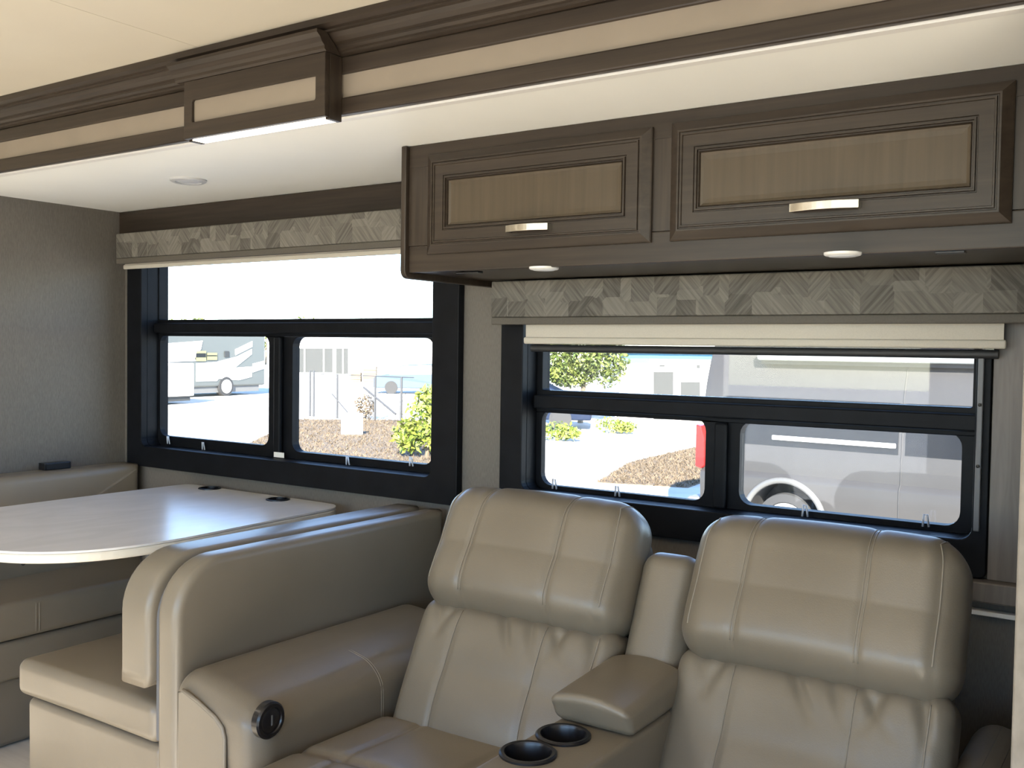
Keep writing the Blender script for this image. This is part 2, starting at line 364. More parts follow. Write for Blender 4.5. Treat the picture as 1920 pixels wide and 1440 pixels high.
# ------------------------------------------------------------------ windows
def window(name, label, outer, opening, upper, mid, lowl, lowr, glassm, latches):
    x0, x1, z0, z1 = outer; cx = (x0+x1)/2
    T = thing(name, (cx, D-.03, z0), label, 'window', kind='structure')
    obj('frame', MB().ring(rrect(*outer, .012), rrect(*opening, .03), D-.030, D-.0005), BLACK, T, bevel=.003)
    obj('reveal', MB().ring(rrect(opening[0]-.011, opening[1]+.011, opening[2]-.009, opening[3]+.011, .03), rrect(*opening, .03), D, D+.10), BLACK, T)
    ox0, ox1, oz0, oz1 = opening
    yb, yf = D+.095, D+.052
    # upper light
    obj('sash', MB().ring(rrect(ox0, ox1, mid[0], oz1, .004), rrect(upper[0], upper[1], mid[1], oz1-.02, .006), yf, yb), BLACK, T, bevel=.002)
    obj('mid_rail', B(ox0, ox1, D+.030, yf-.0005, mid[0]+.012, mid[1]-.014), BLACK, T, bevel=.005)
    mx = (lowl[1]+lowr[0])/2
    s1 = obj('sash', MB().ring(rrect(ox0, mx+.012, oz0, mid[0]-.0005, .004), rrect(*lowl, .035), yf, yb-.02), BLACK, T, bevel=.002)
    s2 = obj('sash', MB().ring(rrect(mx+.0125, ox1, oz0, mid[0]-.0005, .004), rrect(*lowr, .035), yf+.006, yb-.002), BLACK, T, bevel=.002)
    obj('mullion', B(mx-.018, mx+.018, D+.034, yf-.0005, oz0, mid[0]-.001), BLACK, T, bevel=.006)
    obj('pane', B(upper[0], upper[1], yb-.012, yb-.008, mid[1], oz1-.02), glassm, T)
    obj('pane', B(lowl[0], lowl[1], yb-.036, yb-.032, lowl[2], lowl[3]), glassm, T)
    obj('pane', B(lowr[0], lowr[1], yb-.018, yb-.014, lowr[2], lowr[3]), glassm, T)
    for (px, pz, a) in latches:
        mb = MB(); w = .007
        mb.tube([(px-w, D+.040, pz), (px-w*.55, D+.036, pz+.030), (px+w*.55, D+.036, pz+.030), (px+w, D+.040, pz)], .0028, 6)
        obj('pull_tab', mb, CLEARP, T, smooth=True)
    return T
w1 = window('window_1', 'large black-framed dinette window with one wide pane over two sliding panes', W1, (-3.505, -1.992, .935, 1.745),
            (-3.50, -2.0), (1.386, 1.452), (-3.493, -2.84, .975, 1.390), (-2.72, -2.055, .962, 1.385), GLASS, [(-3.42, .945, 0), (-3.20, .936, 0), (-2.42, .936, 0), (-2.13, .955, 0)])
obj('sticker', B(-2.79, -2.735, D+.0330, D+.0336, .938, .957), WHITEP, w1)
w2 = window('window_2', 'black-framed window behind the recliners with narrow top pane over two panes', W2, (-1.642, -.392, .925, 1.47),
            (-1.622, -.411), (1.160, 1.228), (-1.622, -1.085, .938, 1.168), (-.988, -.432, .940, 1.166), GLASS2, [(-1.565, .930, 0), (-1.35, .928, 0), (-.505, .935, 0), (-.80, .928, 0)])
obj('side_track', B(-.386, -.374, D-.045, D-.0305, .95, 1.36), GREYP, w2, bevel=.002)
for z in (1.10, 1.24): obj('screw', MB().lathe([(.004, 0), (.004, -.003), (.001, -.004)], (-.380, D-.0452, z), 'y', 10), BLACKM, w2)

# trims on the wall
obj('trim_3', B(XL+.001, -1.775, D-.03, D-.0005, 1.784, ZC-.001), WOOD_X, kind='structure', bevel=.003, label='dark wood strip between slide-out ceiling and the dinette window valance', cat='trim')
obj('trim_4', B(-.358, XR-.001, D-.022, D-.0005, .838, 1.545), WOOD_G, kind='structure', bevel=.002, label='grey-brown wood panel strip right of the recliner window', cat='trim')
TL = obj('trim_5', B(-.42, XR-.001, D-.055, D-.0005, .79, .8375), WOOD_G, kind='structure', bevel=.004, label='grey-brown ledge under the recliner window at far right', cat='trim')
obj('trim_6', B(-.40, XR-.001, D-.030, D-.0005, .755, .766), WHITEP, kind='structure', bevel=.002, label='thin pale strip below the grey-brown ledge', cat='trim')

# ------------------------------------------------------------------ valances and blinds
def valance(x0, x1, z0, z1, yf, loc_label, band):
    T = thing('window_valance', ((x0+x1)/2, yf, z0), loc_label, 'valance')
    mb = MB(); rbox(mb, ((x0+x1)/2, yf+.008, (z0+band+z1)/2), (x1-x0, .016, z1-z0-band), .005, (40, 1, 6), k=3)
    obj('fabric_front', mb, VAL, T, smooth=True)
    for xa in (x0, x1-.012): obj('end_return', B(xa, xa+.012, yf+.0165, D-.032, z0+band, z1-.004), VAL, T, bevel=.002)
    obj('top_board', B(x0+.0125, x1-.0125, yf+.0165, D-.032, z1-.016, z1-.004), VALB, T)
    obj('bottom_band', B(x0+.001, x1-.001, yf+.001, yf+.022, z0, z0+band-.0005), VALB, T, bevel=.003)
    return T
valance(-3.572, -1.775, 1.672, 1.793, 2.40, 'patchwork grey fabric valance above the dinette window', .022)
valance(-1.712, XR-.003, 1.424, 1.5525, 2.40, 'patchwork taupe fabric valance above the recliner window', .022)
def blind(x0, x1, zb, zt, y, label, mat, hemr=.009):
    T = thing('roller_blind', ((x0+x1)/2, y, zb), label, 'blind')
    obj('fabric', B(x0+.006, x1-.006, y-.0012, y+.0012, zb+hemr, zt), mat, T)
    mb = MB(); rbox(mb, ((x0+x1)/2, y, zb+hemr), (x1-x0, .012, hemr*2), .005, (20, 1, 1), k=3)
    obj('hem_bar', mb, mat, T, smooth=True)
blind(-3.56, -1.78, 1.652, 1.70, 2.43, 'pale roller blind hem just below the dinette window valance', BLIND)
blind(-1.617, -.327, 1.368, 1.46, 2.44, 'cream roller blind let down a little over the recliner window', BLIND, .010)
T = thing('roller_blind', (-.97, 2.457, 1.345), 'black shade bar hanging under the cream roller blind', 'blind')
mb = MB().tube([(-1.60, 2.457, 1.3555), (-.345, 2.457, 1.3555)], .0105, 12)
obj('hem_tube', mb, SHADE, T, angle=40)
obj('fabric', B(-1.59, -.355, 2.4562, 2.4578, 1.3655, 1.46), glass('screen_mesh_fabric', (.45, .45, .46)), T)

# ------------------------------------------------------------------ overhead cabinet
YC = 2.034; cb = 1.556
CB = thing('overhead_cabinet', (-1.0, 2.2, cb), 'dark stained wood overhead cabinet with two raised-panel doors', 'cabinet')
cx0, cx1 = -1.742, XR-.002
mb = MB().box(cx0, cx1, YC+.045, D-.001, cb, cb+.015).box(cx0, cx1, D-.02, D-.001, cb+.015, ZC-.001).box(cx0, cx1, YC+.045, D-.02, ZC-.015, ZC-.001)
obj('body', mb, WOOD_X, CB, label='cabinet box with wood underside')
# end panel, deeper than the body and with a rounded lower front corner
ep = [(YC+.008, ZC-.001), (YC+.008, 1.560)]+[(YC+.008+.022*(1-math.cos(a)), 1.560-.022*math.sin(a)) for a in (PI/8, PI/4, 3*PI/8, PI/2)]+[(D-.033, 1.538), (D-.033, ZC-.001)]
obj('end_panel', MB().prism(ep, -1.760, -1.7425, 0), WOOD_Z, CB, fixn=True, bevel=.003)
# face frame
d1 = (-1.672, -1.016, 1.600, 1.862); d2 = (-.968, -.273, 1.600, 1.864)
fy0, fy1 = YC+.022, YC+.044
obj('rail', B(cx0, cx1, fy0, fy1, 1.835, ZC-.001), WOOD_X, CB)
obj('rail', B(cx0, cx1, fy0, fy1, cb-.002, 1.625), WOOD_X, CB, bevel=.003)
for a, b in ((cx0, -1.645), (-1.045, -.94), (-.30, cx1)): obj('stile', B(a, b, fy0, fy1, 1.6255, 1.8345), WOOD_Z, CB)
def door(q, hx0, hx1, hz):
    x0, x1, z0, z1 = q; y = fy0-.001
    pr = [(0, y), (0, y-.006), (.003, y-.008), (.026, y-.0195), (.031, y-.0195), (.0325, y-.0165), (.0355, y-.0165), (.037, y-.0205), (.041, y-.0205), (.0425, y-.0175), (.076, y-.0175), (.0775, y-.0145), (.080, y-.0145), (.0815, y-.0190), (.086, y-.0190), (.0875, y-.0140), (.0905, y-.0140), (.092, y-.0165), (.095, y-.0095)]
    pr = [(a*.78, b) for a, b in pr]
    dr = obj('door', MB().sweep(x0, x1, z0, z1, pr, fill=False), WOOD_X, CB)
    i = .0945*.78
    pn = MB().sweep(x0+i, x1-i, z0+i, z1-i, [(0, y-.004), (0, y-.0105), (.006, y-.0080), (.016, y-.0074)])
    obj('panel', pn, WOOD_P, dr, label='flat recessed door panel')
    m = MB(); N = 14; yy = y-.0175
    top = []; bot = []
    for t in range(N+1):
        u = t/N; x = hx0+(hx1-hx0)*u; a = -.022-.013*math.sin(PI*u); top.append((x, yy+a)); bot.append((x, yy+a+.0035))
    m.prism(top+bot[::-1], hz-.0085, hz+.0085, 2)
    m.box(hx0, hx0+.006, yy-.0225, yy, hz-.0085, hz+.0085); m.box(hx1-.006, hx1, yy-.0225, yy, hz-.0085, hz+.0085)
    obj('handle', m, CHROME, dr, fixn=True, bevel=.001, label='curved brushed nickel pull')
h1 = (onY(941, 428, 2.0), onY(1020, 426, 2.0)); h2 = (onY(1475, 388, 2.0), onY(1606, 380, 2.0))
door(d1, h1[0][0], h1[1][0], h1[0][2]); door(d2, h2[0][0], h2[1][0], h2[0][2])
for (x, y) in ((1020, 507), (1580, 481)):
    c = onZ(x, y, cb-.008)
    p = obj('puck_light', MB().lathe([(.037, 0), (.037, -.004), (.034, -.0065), (.028, -.007)], (c[0], c[1], cb), k=32), WHITEP, CB, angle=35, label='round white puck light under the cabinet')
    obj('lens', MB().lathe([(.0278, -.0065), (.026, -.0085), (.012, -.0095), (.001, -.0095)], (c[0], c[1], cb), k=32), PUCK, p, angle=50)
for (x, y, w) in ((1783, 470, .055), (880, 509, .075)):
    c = onZ(x, y, cb); obj('latch_slot', B(c[0]-w/2, c[0]+w/2, c[1]-.012, c[1]+.012, cb-.006, cb-.0005), BLACKP, CB, bevel=.002)

# ================================================================== theatre seat
TS = thing('recliner_loveseat', (-1.07, 1.75, 0), 'taupe leather twin recliner loveseat with centre cup-holder console', 'recliner')
TH = math.radians(24.5)
U = np.array([0, math.sin(TH), math.cos(TH)]); N_ = np.array([0, math.cos(TH), -math.sin(TH)])
ORG = np.array([0, 1.775, .430])            # bottom front edge of the backs
def lean(P, xc, h0, d0):
    P = np.asarray(P); return np.array([xc, 0, 0])+ORG+np.outer(P[:, 0], [1, 0, 0])+np.outer(P[:, 1]+d0, N_)+np.outer(P[:, 2]+h0, U)
def g(x, s): return np.exp(-(x/s)**2)
def wr(P, amp, seed, fx=9, fz=14):
    a = np.zeros(len(P)); rs = np.random.RandomState(seed)
    for _ in range(7):
        kx, kz, ph = rs.uniform(-fx, fx), rs.uniform(-fz, fz), rs.uniform(0, 6.3)
        a += np.sin(P[:, 0]*kx*2+P[:, 2]*kz*2+ph)*rs.uniform(.3, 1)
    return a*amp/3
def back(x0, x1, seed):
    xc = (x0+x1)/2; w = x1-x0; hw = w/2
    S1, S2 = -hw+.25*w, -hw+.69*w
    BK = obj('back_shell', rbox(MB(), (0, 0, 0), (w-.05, .11, .60), .045, (10, 3, 10), lambda P: lean(P, xc, .285, .145)), LEATHER, TS, smooth=True)
    # headrest
    hh = np.array([w, .17, .325])/2
    def dh(P):
        P = P.copy(); fr = np.clip(-P[:, 1]/hh[1], 0, 1); u = P[:, 0]/hw; v = P[:, 2]/hh[2]
        puff = .022*(1-u**2)*(1-np.clip(v, -1, 1)**2*.75)
        P[:, 1] -= fr*(puff+.016*np.clip(-v, 0, 1)*(1-v**2)*2)
        for s in (S1, S2): P[:, 1] += fr*.0055*g(P[:, 0]-s, .010)
        P[:, 1] += fr*.004*g(P[:, 0]-(hw-.040), .008)
        tp = np.clip((v-.55)/.45, 0, 1)
        P[:, 2] += tp*(.006*np.cos(u*2.0)-.004*g(P[:, 0]-S1, .012)-.004*g(P[:, 0]-S2, .012))
        P[:, 0] *= 1-.035*np.clip(v, 0, 1)**2
        P[:, 1] += wr(P, .0022, seed)
        P[:, 1] += fr*g(v-.8, .22)*.004*np.sin(P[:, 0]*95+seed)*np.clip(np.abs(u)-.45, 0, 1)*2
        return P
    hd = obj('headrest', rbox(MB(), (0, 0, 0), tuple(hh*2), .072, (84, 10, 40), lambda P: lean(dh(P), xc, .475, .068), k=7), LEATHER, TS, smooth=True)
    def path(xs, lo=-.12):
        cp = [(xs, -hh[1], z) for z in np.linspace(lo, hh[2], 26)]+[(xs, y, hh[2]) for y in np.linspace(-hh[1], hh[1]*.4, 8)[1:]]
        return lean(dh(rmap(np.array(cp), hh, .072)), xc, .475, .0672)
    for s in (S1, S2):
        for dx in (-.004, .004): obj('stitching', MB().tube(path(s+dx), .0011, 5), THREAD, hd, smooth=True)
    obj('stitching', MB().tube(path(hw-.036, -.10), .0016, 5), THREAD, hd, smooth=True)
    obj('stitching', MB().tube(path(-hw+.030, -.10), .0016, 5), THREAD, hd, smooth=True)
    # lumbar cushion
    hl = np.array([w-.006, .15, .36])/2
    def dl_(P):
        P = P.copy(); fr = np.clip(-P[:, 1]/hl[1], 0, 1); u = P[:, 0]/hw; v = P[:, 2]/hl[2]
        P[:, 1] -= fr*(.020*(1-u**2)*(1-.6*v**2)+.010*g(v+.45, .4)*(1-u**2))
        for s in (S1, S2): P[:, 1] += fr*.0035*g(P[:, 0]-s, .010)
        P[:, 1] += fr*.004*g(P[:, 0]-(hw-.045), .008)
        # puckers hanging from the crease
        for px, tilt, am in ((-.03, .55, .012), (.05, .40, .010), (-.16, -.35, .009), (.16, -.3, .011), (.215, .25, .012), (.10, .7, .008), (-.22, .3, .008)):
            d = P[:, 0]-px-tilt*(hl[2]-P[:, 2])
            P[:, 1] += fr*am*g(d, .014)*np.clip((v-.35)/.4, 0, 1)*np.clip((1.0-v)/.1, 0, 1)
        P[:, 1] += fr*.016*np.clip((v-.55)/.45, 0, 1)**2
        P[:, 1] += fr*.006*g(v-.05, .12)*np.cos(u*1.4)*.4
        P[:, 1] += wr(P, .0055, seed+3, 6, 9)
        P[:, 0] *= 1+.02*np.clip(-v, 0, 1)
        return P
    lb = obj('lumbar_cushion', rbox(MB(), (0, 0, 0), tuple(hl*2), .045, (84, 8, 44), lambda P: lean(dl_(P), xc, .165, .085), k=6), LEATHER, TS, smooth=True)
    def lp(xs):
        cp = [(xs, -hl[1], z) for z in np.linspace(-.15, .15, 26)]
        return lean(dl_(rmap(np.array(cp), hl, .045)), xc, .165, .0838)
    for s in (S1, S2): obj('stitching', MB().tube(lp(s), .0011, 5), THREAD, lb, smooth=True)
    obj('stitching', MB().tube(lp(hw-.042), .0016, 5), THREAD, lb, smooth=True)
    return BK
SA = (-1.578, -1.018); SB = (-.880, -.322)
back(*SA, 11); back(*SB, 29)
def seat(x0, x1, seed):
    w = x1-x0; h = np.array([w, .66, .17])/2
    def ds(P):
        P = P.copy(); up = np.clip(P[:, 2]/h[2], 0, 1); u = P[:, 0]/(w/2); v = P[:, 1]/h[1]
        P[:, 2] += up*(.018*(1-u**2)*(1-v**2*.6)-.010*g(P[:, 1]-.02, .016))
        for s in (-w*.23, w*.20): P[:, 2] -= up*.004*g(P[:, 0]-s, .009)
        Q = P[:, [0, 2, 1]]; P[:, 2] += up*wr(Q, .004, seed, 6, 7)
        return P
    obj('seat_cushion', rbox(MB(), ((x0+x1)/2, 1.50, .375), tuple(h*2), .055, (60, 60, 6), ds, k=5), LEATHER, TS, smooth=True)
    obj('seat_base', B(x0+.004, x1-.004, 1.22, 2.15, .02, .285), LEATHER, TS, bevel=.01)
seat(-1.615, -1.038, 5); seat(-.858, -.330, 6)
# left arm : broad, sloping rounded top
def arm(x0, x1, y0, y1, inner_drop, name, seed):
    w = x1-x0; h = np.array([w, y1-y0, .60])/2
    def da(P):
        P = P.copy(); u = (P[:, 0]+w/2)/w; up = np.clip((P[:, 2])/h[2], 0, 1)
        P[:, 2] -= up*inner_drop*u**2
        P[:, 0] += np.where(P[:, 0] > 0, 1, 0)*.012*g(P[:, 2]-.16, .14)
        Q = P[:, [1, 0, 2]]; P[:, 2] += up*wr(Q, .0025, seed, 4, 4)
        P[:, 1] -= .006*g(P[:, 2]-.20, .1)*np.clip(-P[:, 1]/h[1], 0, 1)
        return P
    c = ((x0+x1)/2, (y0+y1)/2, .302)
    A = obj(name, rbox(MB(), c, tuple(h*2), .060, (16, 40, 30), da, k=6), LEATHER, TS, smooth=True)
    return A, (lambda cp: da(rmap(np.array(cp), h, .060))+np.array(c)), h
AL, af, ah = arm(-1.914, -1.622, 1.425, 2.26, .045, 'armrest', 3)
for dx in (-.0035, .0035):
    yy = 1.82-((1.425+2.26)/2)+dx
    obj('stitching', MB().tube(af([(x, yy, ah[2]) for x in np.linspace(.04, ah[0], 10)]+[(ah[0], yy, z) for z in np.linspace(ah[2], .02, 14)[1:]]), .0011, 5), THREAD, AL, smooth=True)
# front panel of the arm with piping
fp = [(-1.868, .03), (-1.712, .03), (-1.710, .30), (-1.708, .490), (-1.716, .512), (-1.740, .530), (-1.800, .553), (-1.852, .568), (-1.866, .560), (-1.868, .40)]
mb = MB().prism(fp, 1.4120, 1.4262, 1)
pnl = obj('front_panel', mb, LEATHER_B, AL, bevel=.004, fixn=True, label='flat front panel of the armrest')
obj('piping', MB().tube([(a, 1.416, b) for a, b in fp], .0040, 8, closed=True), PIPING, pnl, smooth=True)
# round control on the inner face
bc = onY(505, 1350, 1.0); bx = -1.606
d_ = ray(505, 1350); bc = CAM+d_*(bx/d_[0])
ctl = obj('control_button', MB().lathe([(.040, -.012), (.040, .004), (.036, .008), (.029, .008), (.027, .005)], bc, 'x', 36), BLACKP, AL, angle=40, label='round black control in the armrest side')
obj('button_cap', MB().lathe([(.0265, -.004), (.0265, .0045), (.022, .007), (.002, .008)], bc, 'x', 32), BLACKP, ctl, angle=40)
obj('button_symbol', B(bc[0]+.0075, bc[0]+.0087, bc[1]-.002, bc[1]+.002, bc[2]-.010, bc[2]+.012), GREYP, ctl)
# right arm, half hidden
arm(-.318, XR-.020, 1.45, 2.26, .02, 'armrest', 8)
# console
con = obj('console', rbox(MB(), (-.948, 1.64, .30), (.176, .60, .596), .012, (4, 4, 4), k=3), LEATHER, TS, angle=60)
cups = [(-.958, 1.478), (-.950, 1.598)]
cs = []
CZ = .598; c1 = onZ(990, 1414, CZ); c2 = onZ(1056, 1380, CZ); cups = [(c1[0], c1[1]), (c2[0], c2[1])]
for (x, y) in cups: cs.append(obj('cutter', MB().lathe([(.046, -.09), (.046, .05)], (x, y, CZ), k=40), BLACKP, fixn=True))
cut(con, cs); con.data.polygons.foreach_set('use_smooth', [True]*len(con.data.polygons)); con.data.set_sharp_from_angle(angle=math.radians(40))
for (x, y) in cups:
    mb = MB().lathe([(.0455, -.002), (.0545, .0), (.0545, .004), (.051, .0065), (.045, .0055), (.0425, 0), (.040, -.080), (.0005, -.081), (.0005, -.085), (.0452, -.085)], (x, y, CZ), k=44, caps=False)
    obj('cup_holder', mb, BLACKP, con, angle=40, fixn=True, label='black cup holder')
def dp(P):
    P = P.copy(); v = P[:, 1]/.137; up = np.clip(P[:, 2]/.03, -1, 1)
    P[:, 1] -= np.clip(-v, 0, 1)*.016*(up-.4)
    P[:, 2] += np.clip(up, 0, 1)*(.016*(1-(P[:, 0]/.092)**2)+.010*v)
    P[:, 0] *= 1.0-.03*np.clip(v, 0, 1)
    return P
pad = obj('console_armrest', rbox(MB(), (-.948, 1.807, .631), (.182, .262, .064), .018, (14, 24, 6), dp, k=5), LEATHER, con, smooth=True, label='padded lid of the console')
def dcb(P):
    P = P.copy(); fr = np.clip(-P[:, 1]/.06, 0, 1); P[:, 1] -= fr*.014*(1-(P[:, 0]/.074)**2); return P
obj('console_back', rbox(MB(), (0, 0, 0), (.146, .13, .42), .045, (12, 6, 20), lambda P: lean(dcb(P), -.949, .33, .115), k=6), LEATHER, TS, smooth=True)

# ================================================================== dinette
NB = thing('dinette_bench', (-2.27, 1.9, 0), 'beige leather dinette bench backing onto the recliners', 'bench')
# back shell : slab with rounded upper front corner
def slab_profile(y0, y1, z0, z1, r, k=10):
    return [(y1, z0), (y1, z1)]+[(y0+r-r*math.sin(PI/2*i/k), z1-r+r*math.cos(PI/2*i/k)) for i in range(k+1)]+[(y0, z0)]
def padded_slab(x0, x1, prof, r, bulge=0.0, side=1, seed=0, nx=8):
    """profile in YZ rounded over along both X edges; closed grid"""
    from_c = np.array(prof); cen = from_c.mean(0)
    # resample
    L = []
    n = len(prof)
    for i in range(n):
        a = np.array(prof[i]); b = np.array(prof[(i+1) % n]); m = max(1, int(np.linalg.norm(b-a)/.03))
        for t in range(m): L.append(a+(b-a)*t/m)
    L = np.array(L); n = len(L)
    # inward normals by shrinking
    T_ = np.roll(L, -1, 0)-np.roll(L, 1, 0); nr = np.stack([-T_[:, 1], T_[:, 0]], 1); nr /= np.linalg.norm(nr, axis=1, keepdims=True)+1e-9
    sgn = np.sign(((cen-L)*nr).sum()); nr *= sgn
    V = []; rows = []
    xs = [(x0+r-r*math.cos(a), r-r*math.sin(a)) for a in np.linspace(0, PI/2, 6)]+[(x1-r+r*math.sin(a), r-r*math.cos(a)) for a in np.linspace(0, PI/2, 6)]
    for x, ins in xs:
        P = L+nr*ins; V += [(x, p[0], p[1]) for p in P]
    F = []
    for i in range(len(xs)-1):
        for j in range(n): F.append((i*n+j, i*n+(j+1) % n, (i+1)*n+(j+1) % n, (i+1)*n+j))
    # end caps : shrink rings towards the centre
    for end, x, sg in ((0, x0, -1), (len(xs)-1, x1, 1)):
        base = end*n; Pe = np.array(V[base:base+n])[:, 1:]; c = Pe.mean(0); prev = base
        for t in (.12, .3, .55, .8):
            o = len(V); R_ = Pe+(c-Pe)*t; bl = bulge*math.sin(min(1, t*1.6)*PI/2) if (side == sg or side == 0) else 0
            V += [(x+sg*bl, p[0], p[1]) for p in R_]
            for j in range(n):
                q = (prev+j, prev+(j+1) % n, o+(j+1) % n, o+j); F.append(q if sg > 0 else q[::-1])
            prev = o
        V.append((x+sg*(bulge if (side == sg or side == 0) else 0), c[0], c[1])); ci = len(V)-1
        for j in range(n):
            q = (prev+j, prev+(j+1) % n, ci); F.append(q if sg > 0 else q[::-1])
    return MB().add(V, F)
obj('back_shell', padded_slab(-1.998, -1.9205, slab_profile(1.448, 2.455, .01, .840, .135), .022, .004, 1), LEATHER_B, NB, smooth=True, fixn=True)
obj('back_cushion', padded_slab(-2.130, -2.014, slab_profile(1.440, 2.452, .528, .842, .140), .020, .012, -1), LEATHER_B, NB, smooth=True, fixn=True)
obj('back_board', padded_slab(-2.0135, -1.9985, slab_profile(1.462, 2.45, .40, .822, .135), .002), plain('grey_webbing', (.10, .10, .105), .8), NB, fixn=True)
def dse(P):
    P = P.copy(); up = np.clip(P[:, 2]/.05, 0, 1); P[:, 2] += up*.012*(1-(P[:, 0]/.31)**2)*(1-(P[:, 1]/.5)**2)
    Q = P[:, [0, 2, 1]]; P[:, 2] += wr(Q, .003, 9, 5, 4); P[:, 1] += wr(P, .0025, 14, 8, 5); return P
obj('seat_cushion', rbox(MB(), (-2.325, 1.957, .4325), (.612, .99, .100), .026, (40, 40, 4), dse, k=4), LEATHER_B, NB, smooth=True)
obj('base', rbox(MB(), (-2.300, 1.957, .190), (.585, .975, .379), .02, (6, 6, 4), k=3), LEATHER_B, NB, angle=60)

FB = thing('dinette_bench', (-3.40, 1.9, 0), 'beige leather dinette bench against the left end wall, behind the table', 'bench')
def far_prof(z0, z1): return slab_profile(1.50, 2.47, z0, z1, .10)
obj('back_rest', padded_slab(XL+.003, -3.505, far_prof(.35, .862), .03, .01, 1), LEATHER_B, FB, smooth=True, fixn=True)
sc = obj('seat_cushion', rbox(MB(), (-3.38, 1.985, .4315), (.47, .97, .125), .028, (20, 40, 5), k=4), LEATHER_B, FB, smooth=True)
for dy in (-.006, .006):
    obj('stitching', MB().tube([(-3.1438, 1.822+dy, z) for z in (.385, .43, .48)], .0013, 5), THREAD, sc, smooth=True)
obj('upper_base', rbox(MB(), (-3.39, 1.985, .302), (.478, .975, .130), .02, (4, 10, 3), k=3), LEATHER_B, FB, angle=60)
obj('lower_base', rbox(MB(), (-3.42, 1.985, .120), (.45, .95, .228), .02, (4, 10, 3), k=3), LEATHER_B, FB, angle=60)
# outlet on top of the far back rest
op = onY(103, 884, 2.0); ox = -3.60; d_ = ray(103, 884); oc = CAM+d_*(ox/d_[0])
T = thing('power_outlet', (ox, oc[1], .8625), 'small black outlet box standing on the far bench backrest', 'outlet')
obj('housing', B(ox-.02, ox+.02, oc[1]-.055, oc[1]+.055, .8625, .890), BLACKP, T, bevel=.003)
obj('face_plate', B(ox+.0203, ox+.0225, oc[1]-.046, oc[1]+.046, .867, .886), BLACKM, T)

# table
TB = thing('dinette_table', (-2.75, 1.9, 0), 'pale laminate dinette table with rounded end and two black cup holes', 'table')
tz = .81
right = [onZ(x, y, tz) for x, y in ((613, 943), (606, 952))]
poly = []
def arc(cx, cy, r, a0, a1, n=8): return [(cx+r*math.cos(math.radians(a0+(a1-a0)*i/n)), cy+r*math.sin(math.radians(a0+(a1-a0)*i/n))) for i in range(n+1)]
poly += arc(-3.15, 2.415, .045, 180, 90, 5)
poly += arc(-2.44, 2.36, .10, 90, 0, 8)
poly += [(-2.325, 2.10), (-2.312, 1.92), (-2.300, 1.75), (-2.312, 1.60), (-2.355, 1.485), (-2.435, 1.400), (-2.52, 1.355), (-2.64, 1.335), (-2.78, 1.332), (-2.92, 1.345), (-3.04, 1.385), (-3.13, 1.455), (-3.18, 1.56), (-3.195, 1.68)]
poly = poly[::-1]
for _ in range(2):
    q = []
    for i in range(len(poly)):
        a, b = np.array(poly[i]), np.array(poly[(i+1) % len(poly)])
        if np.linalg.norm(a-b) > .03: q += [tuple(a*.75+b*.25), tuple(a*.25+b*.75)]
        else: q.append(tuple(a))
    poly = q
top = obj('top', MB().prism(poly, tz-.006, tz, 2), MARBLE, TB, fixn=True)
edge_o = obj('edge_band', MB().prism(poly, tz-.032, tz-.0062, 2), EDGE, TB, fixn=True, bevel=.006)
tc_ = [onZ(393, 916, tz), onZ(521, 937, tz)]
for tgt in (top, edge_o):
    cs = [obj('cutter', MB().lathe([(.036, -.06), (.036, .02)], (c[0], c[1], tz), k=36), BLACKP, fixn=True) for c in tc_]
    cut(tgt, cs)
for c in tc_:
    obj('cup_hole', MB().lathe([(.0355, -.002), (.042, .0003), (.042, .003), (.039, .0045), (.034, .004), (.033, -.030), (.0005, -.031), (.0005, -.034), (.0355, -.034)], (c[0], c[1], tz), k=36, caps=False), BLACKP, TB, angle=40, fixn=True, label='black cup hole')
obj('support_frame', MB().box(-2.372, -2.338, 1.92, 2.40, .735, .7775).box(-3.05, -2.97, 1.72, 2.43, .742, .7775).box(-2.97, -2.372, 1.95, 2.02, .742, .7775), BLACKM, TB, bevel=.003)
obj('leg', MB().tube([(-2.76, 1.985, .02), (-2.76, 1.985, .742)], .035, 20), BLACKM, TB, angle=40)
obj('foot', MB().lathe([(.17, 0), (.17, .012), (.06, .03), (.04, .05)], (-2.76, 1.985, .0), k=28), BLACKM, TB, angle=40)
mb = MB().box(-2.83, -2.70, 1.56, 1.66, .752, .7775).tube([(-2.81, 1.60, .75), (-2.79, 1.56, .715), (-2.75, 1.55, .712)], .006, 8).tube([(-2.74, 1.62, .752), (-2.72, 1.60, .725)], .005, 8).tube([(-2.79, 1.64, .752), (-2.80, 1.635, .695)], .010, 8)
obj('latch_mechanism', mb, BLACKM, TB)

# ================================================================== outdoors
GZ = -.85
GRAVEL = noisy('gravel', (.50, .47, .42), (.62, .59, .54), (2, 2, 2), .9)
obj('ground', B(-160, 90, -60, 150, GZ-.3, GZ), GRAVEL, kind='structure', label='pale gravel lot outside the windows', cat='ground')
LEAF = noisy('leaf_green', (.035, .065, .010), (.13, .15, .030), (3, 3, 3), .55)
LEAFY = noisy('leaf_yellow_green', (.07, .13, .012), (.24, .26, .045), (3, 3, 3), .5)
BARK = noisy('bark', (.10, .075, .05), (.18, .14, .10), (10, 10, 3), .9)
DRY = noisy('dry_grass', (.085, .062, .040), (.16, .118, .078), (9, 9, 9), .9)
WHITEW = noisy('white_siding', (.72, .71, .69), (.78, .77, .75), (2, 2, 2), .5)
DARKB = plain('dark_opening', (.028, .030, .031), .7)
RVG = plain('motorhome_grey', (.085, .092, .090), .4)
TYRE = plain('tyre', (.03, .03, .032), .8)
HUB = plain('hub', (.45, .45, .44), .35)
CARG = plain('car_window', (.004, .005, .008), .3, spec=.3)
BLUE = plain('blue_trim', (.02, .13, .22), .5)
